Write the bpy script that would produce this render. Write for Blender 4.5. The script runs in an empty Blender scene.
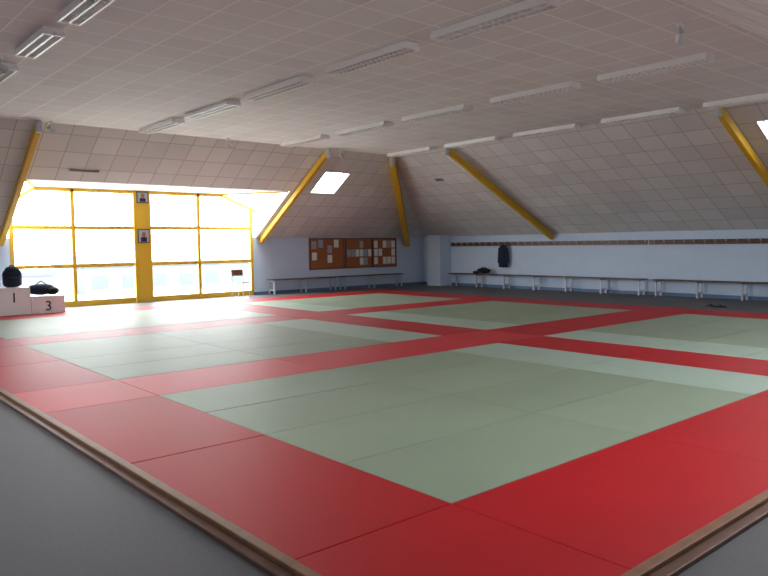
import bpy, bmesh, math, random
from mathutils import Vector, Matrix
random.seed(4)
sc=bpy.context.scene
FZ=-0.04      # hall floor level (mat surface is z=0)
XW,YW=20.04,20.67; XC,YC,H=15.06,16.9,4.40; ZT=1.87
XA,YA=2.1,4.1          # near edges of the flat ceiling
XB,YB=-2.8,-.9         # near walls
KY=(H-ZT)/(YW-YC); KX=(H-ZT)/(XW-XC); KA=(H-ZT)/(XA-XB); KB=(H-ZT)/(YA-YB)
zy=lambda y: ZT+KY*(YW-y)
zx=lambda x: ZT+KX*(XW-x)

# ---------------------------------------------------------------- materials
def mat(name,col=(.5,.5,.5),rough=.6,metal=0,noise=0,nscale=20,bump=0,bscale=200,spec=.5):
    m=bpy.data.materials.new(name); m.use_nodes=True
    nt=m.node_tree; b=nt.nodes['Principled BSDF']
    b.inputs['Base Color'].default_value=(*col,1); b.inputs['Roughness'].default_value=rough
    b.inputs['Metallic'].default_value=metal; b.inputs['Specular IOR Level'].default_value=spec
    tc=nt.nodes.new('ShaderNodeTexCoord')
    if noise:
        n=nt.nodes.new('ShaderNodeTexNoise'); n.inputs['Scale'].default_value=nscale; n.inputs['Detail'].default_value=4
        nt.links.new(tc.outputs['Object'],n.inputs['Vector'])
        r=nt.nodes.new('ShaderNodeMapRange'); r.inputs[1].default_value=.3; r.inputs[2].default_value=.7
        r.inputs[3].default_value=1-noise; r.inputs[4].default_value=1+noise
        nt.links.new(n.outputs['Fac'],r.inputs[0])
        h=nt.nodes.new('ShaderNodeHueSaturation'); h.inputs['Color'].default_value=(*col,1)
        nt.links.new(r.outputs[0],h.inputs['Value']); nt.links.new(h.outputs[0],b.inputs['Base Color'])
    if bump:
        n=nt.nodes.new('ShaderNodeTexNoise'); n.inputs['Scale'].default_value=bscale
        nt.links.new(tc.outputs['Object'],n.inputs['Vector'])
        bp=nt.nodes.new('ShaderNodeBump'); bp.inputs['Strength'].default_value=bump; bp.inputs['Distance'].default_value=.01
        nt.links.new(n.outputs['Fac'],bp.inputs['Height']); nt.links.new(bp.outputs[0],b.inputs['Normal'])
    return m
def srgb(r,g,b):
    f=lambda c:(c/255/12.92 if c<11 else ((c/255+.055)/1.055)**2.4)
    return (f(r),f(g),f(b))

def tile_mat(name,c1,c2,mortar,w,h,off,ms=.012):
    m=mat(name,c1,.85); nt=m.node_tree; b=nt.nodes['Principled BSDF']
    uv=nt.nodes.new('ShaderNodeUVMap'); br=nt.nodes.new('ShaderNodeTexBrick')
    br.offset=off; br.squash=1; br.inputs['Scale'].default_value=1
    br.inputs['Brick Width'].default_value=w; br.inputs['Row Height'].default_value=h
    br.inputs['Mortar Size'].default_value=ms; br.inputs['Mortar Smooth'].default_value=.1; br.inputs['Bias'].default_value=0
    br.inputs['Color1'].default_value=(*c1,1); br.inputs['Color2'].default_value=(*c2,1); br.inputs['Mortar'].default_value=(*mortar,1)
    nt.links.new(uv.outputs[0],br.inputs['Vector'])
    n=nt.nodes.new('ShaderNodeTexNoise'); n.inputs['Scale'].default_value=.35; n.inputs['Detail'].default_value=3
    nt.links.new(uv.outputs[0],n.inputs['Vector'])
    r=nt.nodes.new('ShaderNodeMapRange'); r.inputs[1].default_value=.3; r.inputs[2].default_value=.7; r.inputs[3].default_value=.95; r.inputs[4].default_value=1.03
    nt.links.new(n.outputs['Fac'],r.inputs[0])
    hs=nt.nodes.new('ShaderNodeHueSaturation'); nt.links.new(br.outputs['Color'],hs.inputs['Color']); nt.links.new(r.outputs[0],hs.inputs['Value'])
    nt.links.new(hs.outputs[0],b.inputs['Base Color'])
    bp=nt.nodes.new('ShaderNodeBump'); bp.inputs['Strength'].default_value=.3; bp.inputs['Distance'].default_value=.01; bp.invert=True
    nt.links.new(br.outputs['Fac'],bp.inputs['Height']); nt.links.new(bp.outputs[0],b.inputs['Normal'])
    return m
def tatami(name,col,rough=.52):
    m=mat(name,col,rough,spec=.26); nt=m.node_tree; b=nt.nodes['Principled BSDF']
    g=nt.nodes.new('ShaderNodeNewGeometry')
    r=nt.nodes.new('ShaderNodeMapRange'); r.inputs[3].default_value=.95; r.inputs[4].default_value=1.04
    nt.links.new(g.outputs['Random Per Island'],r.inputs[0])
    tc=nt.nodes.new('ShaderNodeTexCoord')
    n=nt.nodes.new('ShaderNodeTexNoise'); n.inputs['Scale'].default_value=1.2; n.inputs['Detail'].default_value=5
    nt.links.new(tc.outputs['Object'],n.inputs['Vector'])
    r2=nt.nodes.new('ShaderNodeMapRange'); r2.inputs[1].default_value=.3; r2.inputs[2].default_value=.7; r2.inputs[3].default_value=.96; r2.inputs[4].default_value=1.04
    nt.links.new(n.outputs['Fac'],r2.inputs[0])
    mu=nt.nodes.new('ShaderNodeMath'); mu.operation='MULTIPLY'
    nt.links.new(r.outputs[0],mu.inputs[0]); nt.links.new(r2.outputs[0],mu.inputs[1])
    hs=nt.nodes.new('ShaderNodeHueSaturation'); hs.inputs['Color'].default_value=(*col,1)
    nt.links.new(mu.outputs[0],hs.inputs['Value']); nt.links.new(hs.outputs[0],b.inputs['Base Color'])
    w=nt.nodes.new('ShaderNodeTexChecker'); w.inputs['Scale'].default_value=70
    nt.links.new(tc.outputs['Object'],w.inputs['Vector'])
    bp=nt.nodes.new('ShaderNodeBump'); bp.inputs['Strength'].default_value=.12; bp.inputs['Distance'].default_value=.002
    nt.links.new(w.outputs['Fac'],bp.inputs['Height']); nt.links.new(bp.outputs[0],b.inputs['Normal'])
    return m
M={}
M['ceil']=tile_mat('ceiling_tiles',srgb(235,234,234),srgb(227,225,225),srgb(253,252,252),.6,.6,0,.015)
M['slope']=tile_mat('slope_tiles',srgb(231,229,229),srgb(219,216,216),srgb(186,181,180),.6,.6,0,.011)
M['green']=tatami('mat_green',srgb(136,150,129)); M['pale']=tatami('mat_pale_green',srgb(158,176,161))
M['red']=tatami('mat_red',srgb(168,5,20)); M['pink']=tatami('mat_faded_red',srgb(192,42,50))  # pink: lighter red band, with some reflected light put into the colour
M['wood']=mat('wood_trim',srgb(122,84,58),.5,noise=.2,nscale=8)
M['wood2']=mat('wood_dark',srgb(92,60,44),.45,noise=.2,nscale=8)
M['floor']=mat('lino_grey',srgb(93,92,94),.6,noise=.10,nscale=90,bump=.08,spec=.28)
M['wall']=mat('wall_paint_blue',srgb(200,218,240),.7,noise=.02,nscale=3)
M['wallw']=mat('wall_paint_white',srgb(228,228,226),.7,noise=.02,nscale=3)
M['base']=mat('baseboard_blue',srgb(88,118,160),.5)
M['yellow']=mat('paint_yellow',srgb(222,176,44),.45)
M['cork']=mat('cork',srgb(158,98,62),.9,noise=.15,nscale=60)
M['paper']=mat('paper_white',srgb(235,235,230),.8); M['paper2']=mat('paper_grey',srgb(160,170,185),.8)
M['white']=mat('white_enamel',srgb(252,252,252),.35); M['louvre']=mat('louvre_metal',srgb(225,225,224),.4)
M['tube']=mat('fluorescent_tube_off',srgb(245,246,244),.25)
M['black']=mat('black_fabric',srgb(24,25,32),.9,noise=.2,nscale=30); M['navy']=mat('navy_fabric',srgb(30,38,62),.85,noise=.2,nscale=30)
M['metal']=mat('grey_metal',srgb(195,200,207),.4,metal=.15)
M['dark']=mat('dark_gap',srgb(70,64,62),.9)
M['ext']=mat('exterior_ground',srgb(200,203,196),.9,noise=.1,nscale=.3)
M['house']=mat('house_render',srgb(92,98,108),.9); M['roof']=mat('roof_slate',srgb(78,84,96),.9)
g=bpy.data.materials.new('window_glass'); g.use_nodes=True; nt=g.node_tree; nt.nodes.clear()
o=nt.nodes.new('ShaderNodeOutputMaterial'); mx=nt.nodes.new('ShaderNodeMixShader'); t=nt.nodes.new('ShaderNodeBsdfTransparent'); gl=nt.nodes.new('ShaderNodeBsdfGlossy'); gl.inputs['Roughness'].default_value=.05
mx.inputs[0].default_value=.06; nt.links.new(t.outputs[0],mx.inputs[1]); nt.links.new(gl.outputs[0],mx.inputs[2]); nt.links.new(mx.outputs[0],o.inputs[0]); M['glass']=g

# ---------------------------------------------------------------- builder
class B:
    def __init__(s,name): s.name=name; s.bm=bmesh.new(); s.uv=s.bm.loops.layers.uv.new('UVMap'); s.ms=[]
    def mi(s,m):
        if m not in s.ms: s.ms.append(m)
        return s.ms.index(m)
    def poly(s,pts,m,uvs=None):
        vs=[s.bm.verts.new(p) for p in pts]; f=s.bm.faces.new(vs); f.material_index=s.mi(m)
        if uvs:
            for l,u in zip(f.loops,uvs): l[s.uv].uv=u
        return f
    def box(s,lo,hi,m,bev=0,M4=None):
        x0,y0,z0=lo;x1,y1,z1=hi
        P=[(x0,y0,z0),(x1,y0,z0),(x1,y1,z0),(x0,y1,z0),(x0,y0,z1),(x1,y0,z1),(x1,y1,z1),(x0,y1,z1)]
        vs=[s.bm.verts.new(M4@Vector(p) if M4 else p) for p in P]; fs=[]
        for q in ((0,3,2,1),(4,5,6,7),(0,1,5,4),(1,2,6,5),(2,3,7,6),(3,0,4,7)):
            f=s.bm.faces.new([vs[i] for i in q]); f.material_index=s.mi(m); fs.append(f)
        if bev:
            es=list({e for f in fs for e in f.edges})
            bmesh.ops.bevel(s.bm,geom=es,offset=bev,segments=2,affect='EDGES',profile=.5,material=s.mi(m))
    def cyl(s,a,b,r,m,seg=12,r2=None):
        a=Vector(a);b=Vector(b);d=b-a; q=d.to_track_quat('Z','Y').to_matrix().to_4x4()
        mt=Matrix.Translation((a+b)/2)@q
        n=set(s.bm.faces); bmesh.ops.create_cone(s.bm,cap_ends=True,segments=seg,radius1=r,radius2=r if r2 is None else r2,depth=d.length,matrix=mt)
        for f in s.bm.faces:
            if f not in n: f.material_index=s.mi(m)
    def blob(s,c,rad,m,jit=0,M4=None,seg=20):
        n=set(s.bm.faces); mt=Matrix.Translation(c)@(M4 or Matrix())@Matrix.Diagonal((*rad,1))
        r=bmesh.ops.create_uvsphere(s.bm,u_segments=seg,v_segments=seg//2+2,radius=1,matrix=mt)
        for v in r['verts']:
            if jit: v.co+=Vector((math.sin(v.co.x*31+v.co.z*17),math.sin(v.co.y*29+v.co.x*13),math.sin(v.co.z*37+v.co.y*11)))*jit
        for f in s.bm.faces:
            if f not in n: f.material_index=s.mi(m); f.smooth=True
    def beam(s,a,b,w,h,m):
        a=Vector(a);b=Vector(b);d=(b-a); side=Vector((-d.y,d.x,0)).normalized()*w/2; dn=Vector((0,0,-h))
        P=[a-side,a+side,b+side,b-side]; Q=[p+dn for p in P]
        v=[s.bm.verts.new(p) for p in P+Q]
        for q in ((0,1,2,3),(7,6,5,4),(0,4,5,1),(1,5,6,2),(2,6,7,3),(3,7,4,0)):
            f=s.bm.faces.new([v[i] for i in q]); f.material_index=s.mi(m)
    def done(s,parent=None,loc=None):
        bmesh.ops.recalc_face_normals(s.bm,faces=s.bm.faces[:])
        me=bpy.data.meshes.new(s.name); s.bm.to_mesh(me); s.bm.free()
        for m in s.ms: me.materials.append(M[m])
        ob=bpy.data.objects.new(s.name,me); sc.collection.objects.link(ob)
        if parent: ob.parent=parent
        return ob
def empty(name,loc=(0,0,0)):
    e=bpy.data.objects.new(name,None); sc.collection.objects.link(e); e.location=loc; return e
def portal(name,loc,rot,sx_,sy_):
    l=bpy.data.lights.new(name,'AREA'); l.shape='RECTANGLE'; l.size=sx_; l.size_y=sy_; l.cycles.is_portal=True
    o=bpy.data.objects.new(name,l); sc.collection.objects.link(o); o.location=loc
    o.rotation_euler=rot.to_track_quat('-Z','Y').to_euler()

# ---------------------------------------------------------------- shell
b=B('floor'); b.box((XB,YB,FZ-.2),(XW,YW,FZ),'floor'); b.done()
b=B('ceiling')
P=[(XA,YA),(XC,YA),(XC,YC),(XA,YC)]
b.poly([(x,y,H) for x,y in P],'ceil',P)
def sy(pts): b.poly([(x,y,zy(y)) for x,y in pts],'slope',[(x,(YW-y)*math.hypot(1,KY)) for x,y in pts])
def sx(pts): b.poly([(x,y,zx(x)) for x,y in pts],'slope',[(y,(XW-x)*math.hypot(1,KX)) for x,y in pts])
za=lambda x: ZT+KA*(x-XB)
zb_=lambda y: ZT+KB*(y-YB)
def sa(pts): b.poly([(x,y,za(x)) for x,y in pts],'slope',[(y,(x-XB)*math.hypot(1,KA)) for x,y in pts])
def sb(pts): b.poly([(x,y,zb_(y)) for x,y in pts],'slope',[(x,(y-YB)*math.hypot(1,KB)) for x,y in pts])
ZD=3.27; YD=YW-(ZD-ZT)/KY; XD0,XD1=4.72,12.28
SK=(13.08,14.0,17.75,18.6)
sy([(XA,YC),(XD0,YC),(XD0,YW),(XB,YW)])
sy([(XD0,YC),(XD1,YC),(XD1,YD),(XD0,YD)])
sy([(XD1,YC),(SK[0],YC),(SK[0],YW),(XD1,YW)])
sy([(SK[0],YC),(SK[1],YC),(SK[1],SK[2]),(SK[0],SK[2])])
sy([(SK[0],SK[3]),(SK[1],SK[3]),(SK[1],YW),(SK[0],YW)])
sy([(SK[1],YC),(XC,YC),(XW,YW),(SK[1],YW)])
S2=(15.75,16.65,5.2,6.2)
sx([(XC,S2[3]),(XW,S2[3]),(XW,YW),(XC,YC)])
sx([(XC,S2[2]),(S2[0],S2[2]),(S2[0],S2[3]),(XC,S2[3])])
sx([(S2[1],S2[2]),(XW,S2[2]),(XW,S2[3]),(S2[1],S2[3])])
sx([(XC,YA),(XW,YB),(XW,S2[2]),(XC,S2[2])])
# near-side slopes; their rooflights are unseen, added to brighten the near hall
HA=[(6,7.5),(11,12.5)]; hx=(-1.1,.5)
sa([(XB,YB),(XA,YA),(XA,HA[0][0]),(XB,HA[0][0])])
for i,(p0,p1) in enumerate(HA):
    sa([(XB,p0),(hx[0],p0),(hx[0],p1),(XB,p1)]); sa([(hx[1],p0),(XA,p0),(XA,p1),(hx[1],p1)])
    q=HA[i+1][0] if i<len(HA)-1 else YC
    sa([(XB,p1),(XA,p1),(XA,q),(XB,q)])
sa([(XB,YC),(XA,YC),(XB,YW)])
HB=[(4.2,5.7),(8.2,9.7),(12.2,13.7)]; hy=(.8,2.4)
sb([(XB,YB),(HB[0][0],YB),(HB[0][0],YA),(XA,YA)])
for i,(p0,p1) in enumerate(HB):
    sb([(p0,YB),(p1,YB),(p1,hy[0]),(p0,hy[0])]); sb([(p0,hy[1]),(p1,hy[1]),(p1,YA),(p0,YA)])
    q=HB[i+1][0] if i<len(HB)-1 else XC
    sb([(p1,YB),(q,YB),(q,YA),(p1,YA)])
sb([(XC,YB),(XW,YB),(XC,YA)])
b.done()
# walls
T=.2
b=B('wall_left'); b.box((XB,YW,FZ),(XD0+.1,YW+T,ZT+.02),'wall'); b.done()
b=B('wall_far'); b.box((XD1-.15,YW,FZ),(XW,YW+T,ZT+.02),'wall'); b.done()
b=B('wall_right'); b.box((XW,YB,FZ),(XW+T,YW,ZT+.02),'wall'); b.done()
b=B('wall_back'); b.box((XB,YB-T,FZ),(XW,YB,ZT+.02),'wall'); b.done()
b=B('wall_entrance'); b.box((XB-T,YB,FZ),(XB,YW,ZT+.02),'wall'); b.done()
b=B('baseboard_right'); b.box((XW-.02,YB,FZ),(XW,YW,FZ+.1),'base'); b.done()
b=B('baseboard_far'); b.box((XD1-.15,YW-.02,FZ),(XW-.02,YW,FZ+.1),'base'); b.done()
b=B('baseboard_left'); b.box((XB,YW-.02,FZ),(XD0+.1,YW,FZ+.1),'base'); b.done()
# dormer shell
b=B('wall_dormer')
CH=1.25
b.poly([(XD0+CH*.6,YW+.02,ZD),(XD0,YD,ZD),(XD1,YD,ZD),(XD1-CH,YW+.02,ZD)],'wallw')
for X in (XD0,XD1): b.poly([(X,YD,ZD),(X,YW,ZT),(X,YW,2.78)],'wallw')
b.done()
b=B('window_1')
y0,y1=YW-.02,YW+.08
WX0,WX1=XD0+.1,XD1-.12
def post(x,w,z0,z1): b.box((x-w/2,y0,z0),(x+w/2,y1,z1),'yellow',.004)
post(WX0+.05,.1,FZ,2.85);post(6.45,.10,FZ,ZD);post(10.23,.10,FZ,ZD);post(WX1-.05,.1,FZ,2.85)
b.box((8.15,y0-.05,FZ),(8.67,y1+.02,ZD),'yellow',.01)
for z0_,z1_ in ((FZ,.12),(1.05,1.15),(2.12,2.22)):
    for xa,xb in ((WX0+.1,6.40),(6.5,8.15),(8.67,10.18),(10.28,WX1-.1)): b.box((xa,y0+.01,z0_),(xb,y1-.01,z1_),'yellow')
b.box((XD0+CH*.6,y0,ZD-.1),(XD1-CH,y1,ZD),'yellow')
def bar(a,c,w=.05):
    b.beam(a,c,w*1.6,w*1.6,'yellow')
bar((XD1-CH,YW,ZD),(XD1,YW,2.78),.06); bar((XD0+CH*.6,YW,ZD),(XD0,YW,2.78),.06)
bar((XD1-CH,YW,ZD),(XD1-.03,YD+.03,ZD),.03); bar((XD0+CH*.6,YW,ZD),(XD0+.03,YD+.03,ZD),.03)
b.poly([(WX0,YW+.04,0),(WX1,YW+.04,0),(WX1,YW+.04,2.8),(XD1-CH,YW+.04,ZD-.05),(XD0+CH*.6,YW+.04,ZD-.05),(WX0,YW+.04,2.8)],'glass')
b.done()
# skylights
def skylight(name,pts,n,port=False):
    b=B(name); up=Vector(n)*.22
    c=sum((Vector(p) for p in pts),Vector())/4
    for i in range(4):
        a=Vector(pts[i]);d=Vector(pts[(i+1)%4]); b.poly([a,d,d+up,a+up],'white')
        ai=a+(c-a)*.09; di=d+(c-d)*.09
        b.poly([a+up*.9,d+up*.9,di+up*.9,ai+up*.9],'metal')
    b.poly([Vector(p)+up for p in pts],'glass'); b.done()
    if port: portal('portal_'+name,c+up*1.1,-Vector(n),2.0,2.0)
n1=Vector((0,KY,1)).normalized(); n2=Vector((KX,0,1)).normalized(); n3=Vector((-KA,0,1)).normalized(); n4=Vector((0,-KB,1)).normalized()
skylight('window_2',[(SK[0],SK[2],zy(SK[2])),(SK[1],SK[2],zy(SK[2])),(SK[1],SK[3],zy(SK[3])),(SK[0],SK[3],zy(SK[3]))],n1)
skylight('window_3',[(S2[0],S2[2],zx(S2[0])),(S2[1],S2[2],zx(S2[1])),(S2[1],S2[3],zx(S2[1])),(S2[0],S2[3],zx(S2[0]))],n2)
k=4
for p0,p1 in HA: skylight('window_%d'%k,[(hx[0],p0,za(hx[0])),(hx[1],p0,za(hx[1])),(hx[1],p1,za(hx[1])),(hx[0],p1,za(hx[0]))],n3,True); k+=1  # unseen rooflights, added to let in more light
for p0,p1 in HB: skylight('window_%d'%k,[(p0,hy[0],zb_(hy[0])),(p1,hy[0],zb_(hy[0])),(p1,hy[1],zb_(hy[1])),(p0,hy[1],zb_(hy[1]))],n4,True); k+=1  # also added for light, out of view behind the camera side
# pillar in the corner
b=B('wall_pillar'); b.box((19.45,19.15,FZ),(XW,19.85,zx(XW-.1)),'wall',.01); b.done()
# yellow roof beams
def rb(a,c,w=.13,h=.2):
    b=B('roof_beam'); b.beam(a,c,w,h,'yellow'); 
    bmesh.ops.bevel(b.bm,geom=b.bm.edges[:],offset=.012,segments=2,affect='EDGES')
    b.cyl(Vector(a)+Vector((0,0,.0)),Vector(a)+Vector((0,0,-h-.05)),.07,'metal'); b.done()
for Y in (14.4,6.65): rb((XC-.1,Y,H-.01),(XW-.05,Y,ZT-.0))
for X in (12.46,4.6): rb((X,YC-.1,H-.01),(X,YW-.05,ZT-.0))
rb((XC-.05,YC-.05,H-.01),(19.1,20.6,ZT-.1),.2,.3)
# dark missing-tile spots in the sloping lining, modelled as slotted plates
b=B('ceiling_vent'); Rm=Matrix.Translation((6.0,18.2,zy(18.2)-.012))@Matrix.Rotation(-math.atan(KY),4,'X')
b.box((-.38,-.05,-.012),(.38,.05,.01),'metal',.004,Rm)
for i in range(3): b.box((-.35,-.036+i*.027,-.016),(.35,-.022+i*.027,-.011),'dark',0,Rm)
b.done()
b=B('ceiling_vent'); Rm=Matrix.Translation((16.5,16.25,zx(16.5)-.012))@Matrix.Rotation(math.atan(KX),4,'Y')
b.box((-.08,-.17,-.012),(.08,.17,.01),'metal',.004,Rm)
for i in range(4): b.box((-.065+i*.035,-.15,-.016),(-.045+i*.035,.15,-.011),'dark',0,Rm)
b.done()
# ---------------------------------------------------------------- mats
XS=[(1.94,3.1,1),(3.1,7.6,2),(7.6,8.75,1),(8.75,9.9,1),(9.9,11.0,1),(11.0,15.0,2),(15.0,16.15,1)]
YS=[(1.76,2.97,1),(2.97,7.32,4),(7.32,8.58,1),(8.58,12.75,4),(12.75,13.85,1),(13.85,17.6,4),(17.6,18.7,1)]
b=B('judo_mat_area')
for i,(xa,xb,nx) in enumerate(XS):
    for j,(ya,yb,ny) in enumerate(YS):
        if i in (0,3,6) or j in (0,2,4,6):
            c='red'
            if j==2 and i<=3: c='pink'
            if (i in(0,3,6)) and j not in (0,2,4,6): nX,nY=1,2
            elif i in (1,5): nX,nY=2,1
            else: nX,nY=1,1
        else:
            c='pale' if i in (2,4) else 'green'
            nX,nY=nx,ny
            if i==2: nY=2
        for p in range(nX):
            for q in range(nY):
                x0=xa+(xb-xa)*p/nX;x1=xa+(xb-xa)*(p+1)/nX;y_0=ya+(yb-ya)*q/nY;y_1=ya+(yb-ya)*(q+1)/nY
                gp=.0022; gq=.005
                b.box((x0+gp,y_0+gq,FZ+.001),(x1-gp,y_1-gq,random.uniform(-.001,.001)),c,.003)
b.done()
b=B('trim_1')
for (lo,hi) in (((1.87,1.69),(1.935,18.7)),((1.935,1.69),(16.1,1.755))): b.box((*lo,FZ),(*hi,.012),'wood',.006)
for (lo,hi) in (((1.80,1.62),(1.868,18.7)),((1.868,1.62),(16.1,1.688))): b.box((*lo,FZ),(*hi,-.012),'wood2',.006)
b.done()
# ---------------------------------------------------------------- lights fixtures
def fixture(X,Y0,L=1.85,W=.27):
    b=B('fluorescent_ceiling_light'); z1=H-.001; z0=H-.10; Y1=Y0+L
    b.box((X-W/2,Y0,z0+.055),(X+W/2,Y1,z1),'white',.004)
    for s in (-1,1): b.box((X+s*W/2-.014,Y0,z0),(X+s*W/2+.014,Y1,z0+.06),'white',.003)
    b.box((X-.012,Y0,z0),(X+.012,Y1,z0+.055),'white')
    for Y in (Y0,Y1-.03): b.box((X-W/2,Y,z0),(X+W/2,Y+.03,z0+.06),'white',.003)
    n=int(L/.1)
    for i in range(1,n): b.box((X-W/2+.01,Y0+i*L/n-.004,z0+.003),(X+W/2-.01,Y0+i*L/n+.004,z0+.045),'louvre')
    for s in (-1,1): b.cyl((X+s*W/4,Y0+.05,z0+.045),(X+s*W/4,Y1-.05,z0+.045),.014,'tube',8)
    b.done()
for X in (6.9,10.85,14.72):
    for Y in (4.95,7.3,9.85,12.3,14.75): fixture(X,Y)
fixture(2.87,7.45,1.6,.24); fixture(2.87,9.65,1.35,.24); fixture(2.87,11.9,1.6,.24)
def spot(x,y,z=H):
    b=B('ceiling_spotlight'); b.cyl((x,y,z),(x,y,z-.05),.05,'white'); b.cyl((x,y,z-.05),(x,y,z-.14),.015,'metal')
    b.cyl((x-.06,y-.04,z-.14),(x+.08,y+.05,z-.21),.035,'metal',16,.055); b.done()
for p in ((9.0,4.5),(9.2,16.75),(12.9,16.75),(4.85,16.8),(2.65,11.45)): spot(*p)
# ---------------------------------------------------------------- right wall furniture
def bench(a,c,along,name='long_bench'):
    b=B(name); zt=.46; 
    if along=='Y': bx=lambda lo,hi,m,bv=0: b.box((XW-hi[1],lo[0],lo[2]),(XW-lo[1],hi[0],hi[2]),m,bv)
    else: bx=lambda lo,hi,m,bv=0: b.box((lo[0],YW-hi[1],lo[2]),(hi[0],YW-lo[1],hi[2]),m,bv)
    for k in range(3): bx((a,.06+k*.12,zt-.03),(c,.165+k*.12,zt),'wood2',.005)
    n=max(1,round((c-a)/1.3))
    for i in range(n+1):
        u=a+.1+(c-a-.24)*i/n
        bx((u,.06,zt-.07),(u+.04,.40,zt-.03),'metal')
        bx((u,.36,FZ),(u+.04,.40,zt-.03),'metal'); bx((u,.06,FZ),(u+.04,.10,zt-.03),'metal')
        bx((u,.10,.08),(u+.04,.36,.12),'metal')
    b.done()
bench(3.0,10.6,'Y');bench(10.9,18.9,'Y')
bench(12.6,15.4,'X');bench(15.6,18.6,'X')
b=B('coat_rack'); XR=XW-.003
for ya,yb in ((3,10.9),(10.95,19.1)): b.box((XR-.03,ya,1.48),(XR,yb,1.62),'wood2',.006)
y=3.2
while y<19:
    b.cyl((XR-.03,y,1.57),(XR-.10,y,1.59),.010,'metal',8); b.blob((XR-.10,y,1.59),(.018,.018,.018),'metal',seg=8)
    b.cyl((XR-.03,y,1.52),(XR-.07,y,1.51),.008,'metal',8); y+=.3
b.done()
b=B('hanging_jacket')
rings=[(1.50,.06,.05),(1.46,.13,.08),(1.36,.17,.09),(1.15,.18,.10),(.9,.18,.11),(.72,.18,.11)]
prev=None
for z,wy,wx in rings:
    vs=[]
    for k in range(24):
        t=k*2*math.pi/24; f=1+.10*math.sin(5*t+z*3)
        vs.append(b.bm.verts.new((XW-.16+wx*math.cos(t)*f,16.4+wy*math.sin(t)*f,z+.015*math.sin(3*t))))
    if prev:
        for k in range(24):
            f=b.bm.faces.new((prev[k],prev[(k+1)%24],vs[(k+1)%24],vs[k])); f.material_index=b.mi('navy'); f.smooth=True
    else: f=b.bm.faces.new(vs); f.material_index=b.mi('navy')
    prev=vs
f=b.bm.faces.new(prev); f.material_index=b.mi('navy')
for s in (-1,1): b.cyl((XW-.16,16.4+s*.15,1.40),(XW-.14,16.4+s*.22,.86),.06,'navy',12,.045)
b.done()
b=B('sports_bag'); b.blob((XW-.24,17.25,.575),(.14,.32,.10),'black',.005); b.blob((XW-.24,17.6,.515),(.12,.18,.045),'black',.004)
b.cyl((XW-.24,17.05,.64),(XW-.24,17.25,.72),.012,'black');b.cyl((XW-.24,17.25,.72),(XW-.24,17.45,.64),.012,'black'); b.done()
def sandal(x,y,rot):
    b=B('sandal'); mt=Matrix.Translation((x,y,FZ))@Matrix.Rotation(rot,4,'Z')
    b.box((-.045,-.13,.001),(.045,.13,.028),'black',.012,mt)
    for s in (-1,1): b.cyl(mt@Vector((s*.042,-.03,.02)),mt@Vector((0,.03,.06)),.012,'black',8)
    b.done()
sandal(17.4,7.6,.2);sandal(17.45,7.85,-.3)
# ---------------------------------------------------------------- noticeboard
nb=empty('notice_board',(16.45,YW-.03,1.3))
def child(b,e):
    o=b.done(); o.parent=e; o.matrix_parent_inverse=Matrix.Translation(-e.location); return o
b=B('boards')
for xa,xb in ((14.41,15.98),(16.02,17.3),(17.32,18.54)):
    b.box((xa,YW-.03,.72),(xb,YW-.002,1.84),'cork'); 
    for lo,hi in (((xa,.72),(xb,.76)),((xa,1.80),(xb,1.84)),((xa,.76),(xa+.04,1.8)),((xb-.04,.76),(xb,1.8))): b.box((lo[0],YW-.045,lo[1]),(hi[0],YW-.03,hi[1]),'wood2')
child(b,nb)
b=B('papers'); random.seed(9)
def pap(x,z,w,h,m='paper'): b.box((x,YW-.036,z),(x+w,YW-.031,z+h),m)
for x,z in ((14.5,1.45),(14.52,1.05),(14.8,1.5),(15.2,1.3),(15.5,1.5),(15.2,.95)): pap(x,z,.21,.28,random.choice(['paper','paper2','paper']))
for i in range(6):
    for k in range(3):
        if random.random()<.45: pap(16.1+i*.2,.84+k*.31,.17,.26,random.choice(['paper','paper','paper2']))
for i in range(5):
    for k in range(3):
        if random.random()<.8: pap(17.4+i*.22,.84+k*.31,.18,.27,random.choice(['paper','paper','paper2']))
child(b,nb)
def pic(z,h,m):
    b=B('framed_picture'); b.box((8.24,YW-.10,z),(8.6,YW-.072,z+h),'wood2',.004); b.box((8.27,YW-.104,z+.03),(8.57,YW-.10,z+h-.03),m)
    b.blob((8.42,YW-.104,z+h*.6),(.06,.003,.08),'cork',seg=12); b.box((8.33,YW-.106,z+.04),(8.51,YW-.104,z+h*.42),'navy'); b.done()
pic(2.9,.34,'paper2');pic(1.72,.42,'paper2')
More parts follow.
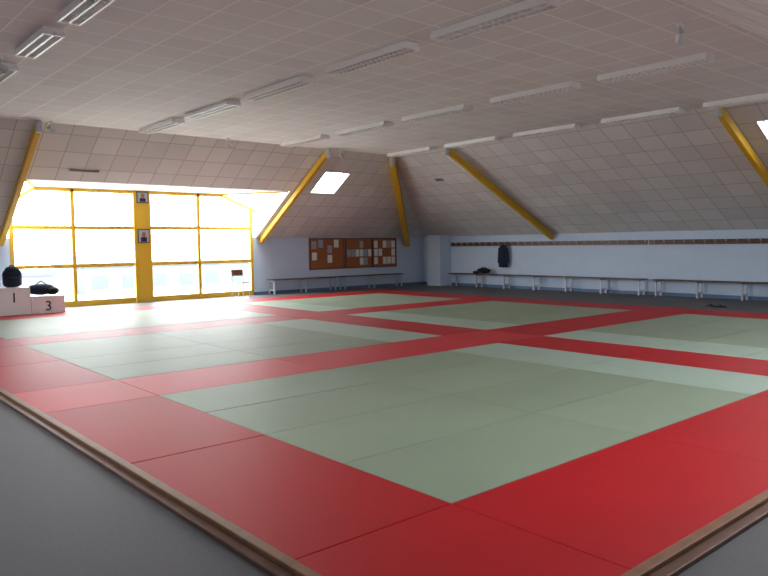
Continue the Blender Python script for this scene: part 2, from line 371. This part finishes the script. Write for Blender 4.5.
# ---------------------------------------------------------------- podium, bags, chair
pd=empty('winners_podium',(4.7,19.2,FZ))
b=B('blocks')
blk=((3.35,4.05,.42,'2'),(4.05,4.8,.66,'1'),(4.8,5.6,.42,'3'))
for xa,xb,h,n in blk: b.box((xa+.002,18.8,FZ),(xb-.002,19.5,h),'white',.012)
child(b,pd)
for xa,xb,h,n in blk:
    c=bpy.data.curves.new('number_'+n,'FONT'); c.body=n; c.size=.34; c.extrude=.003; c.align_x='CENTER'; c.materials.append(M['black'])
    o=bpy.data.objects.new('number_'+n,c); sc.collection.objects.link(o); o.parent=pd
    o.location=((xa+xb)/2-4.7,18.795-19.2,h-.36-FZ); o.rotation_euler=(math.pi/2,0,0)
def backpack(name,x,y,z,w,h,m):
    b=B(name); b.box((x-w/2,y-.13,z+.003),(x+w/2,y+.13,z+h*.82),m,.09); b.box((x-w*.36,y-.2,z+.02),(x+w*.36,y-.1,z+h*.48),m,.035)
    b.blob((x,y,z+h*.78),(w*.42,.12,h*.2),m,.006)
    b.cyl((x-.05,y+.02,z+h*.94),(x-.03,y+.02,z+h*1.04),.012,'black',8); b.cyl((x+.05,y+.02,z+h*.94),(x+.03,y+.02,z+h*1.04),.012,'black',8); b.cyl((x-.035,y+.02,z+h*1.03),(x+.035,y+.02,z+h*1.03),.012,'black',8)
    for s in (-1,1): b.cyl((x+s*w*.25,y+.12,z+h*.8),(x+s*w*.3,y+.15,z+h*.2),.02,'black')
    b.done()
backpack('backpack',4.48,19.12,.66,.42,.52,'navy')
b=B('sports_bag'); b.blob((5.1,19.05,.575),(.34,.18,.14),'navy',.008); b.blob((5.35,18.98,.535),(.16,.15,.10),'black',.006)
b.cyl((4.95,19.0,.68),(5.1,19.0,.79),.014,'black'); b.cyl((5.1,19.0,.79),(5.25,19.0,.68),.014,'black'); b.done()
b=B('stacking_chair'); cx,cy=11.35,20.1
for sx_ in (-.2,.2):
    b.cyl((cx+sx_,cy-.2,FZ),(cx+sx_,cy-.18,.44),.012,'metal',8); b.cyl((cx+sx_,cy+.2,FZ),(cx+sx_,cy+.16,.44),.012,'metal',8); b.cyl((cx+sx_,cy+.18,.44),(cx+sx_,cy+.25,.84),.012,'metal',8)
b.box((cx-.21,cy-.22,.43),(cx+.21,cy+.19,.455),'wood',.008); b.box((cx-.2,cy+.21,.64),(cx+.2,cy+.24,.84),'wood',.006,)
b.done()
# ---------------------------------------------------------------- exterior
b=B('exterior_ground'); b.box((-80,-80,-3.4),(120,160,-3.2),'ext'); b.done()
def hall(x,y,w,d,h):
    b=B('distant_building'); b.box((x,y,-3.2),(x+w,y+d,h),'house'); b.box((x-.2,y-.2,h),(x+w+.2,y+d+.2,h+.35),'roof')
    n=int(w/3)
    for k in range(n): b.box((x+w*(k+.25)/n,y-.04,h-2.2),(x+w*(k+.75)/n,y,h-.9),'roof')
    b.done()
hall(4,70,16,10,-.9); hall(24,74,22,10,-.4)
# ---------------------------------------------------------------- world & portals
w=bpy.data.worlds.new('World'); sc.world=w; w.use_nodes=True; nt=w.node_tree
bg=nt.nodes['Background']; bg.inputs[0].default_value=(.93,.97,1,1); bg.inputs[1].default_value=14.5
portal('portal_window_1',(8.5,YW+.15,1.6),Vector((0,-1,0)),7.6,3.4)
sc.view_settings.view_transform='Standard'; sc.view_settings.exposure=0
# ---------------------------------------------------------------- camera
yaw,p,r=.857,.062,.013
Fw=Vector((math.cos(yaw)*math.cos(p),math.sin(yaw)*math.cos(p),-math.sin(p))); R=Vector((math.sin(yaw),-math.cos(yaw),0)); U=R.cross(Fw)
Rc=math.cos(r)*R-math.sin(r)*U; Uc=math.sin(r)*R+math.cos(r)*U
cd=bpy.data.cameras.new('camera'); cd.sensor_width=36; cd.lens=708/768*36; cd.clip_end=500; cam=bpy.data.objects.new('camera',cd); sc.collection.objects.link(cam)
m=Matrix((Rc,Uc,-Fw)).transposed().to_4x4(); m.translation=(0,0,1.6); cam.matrix_world=m; sc.camera=cam
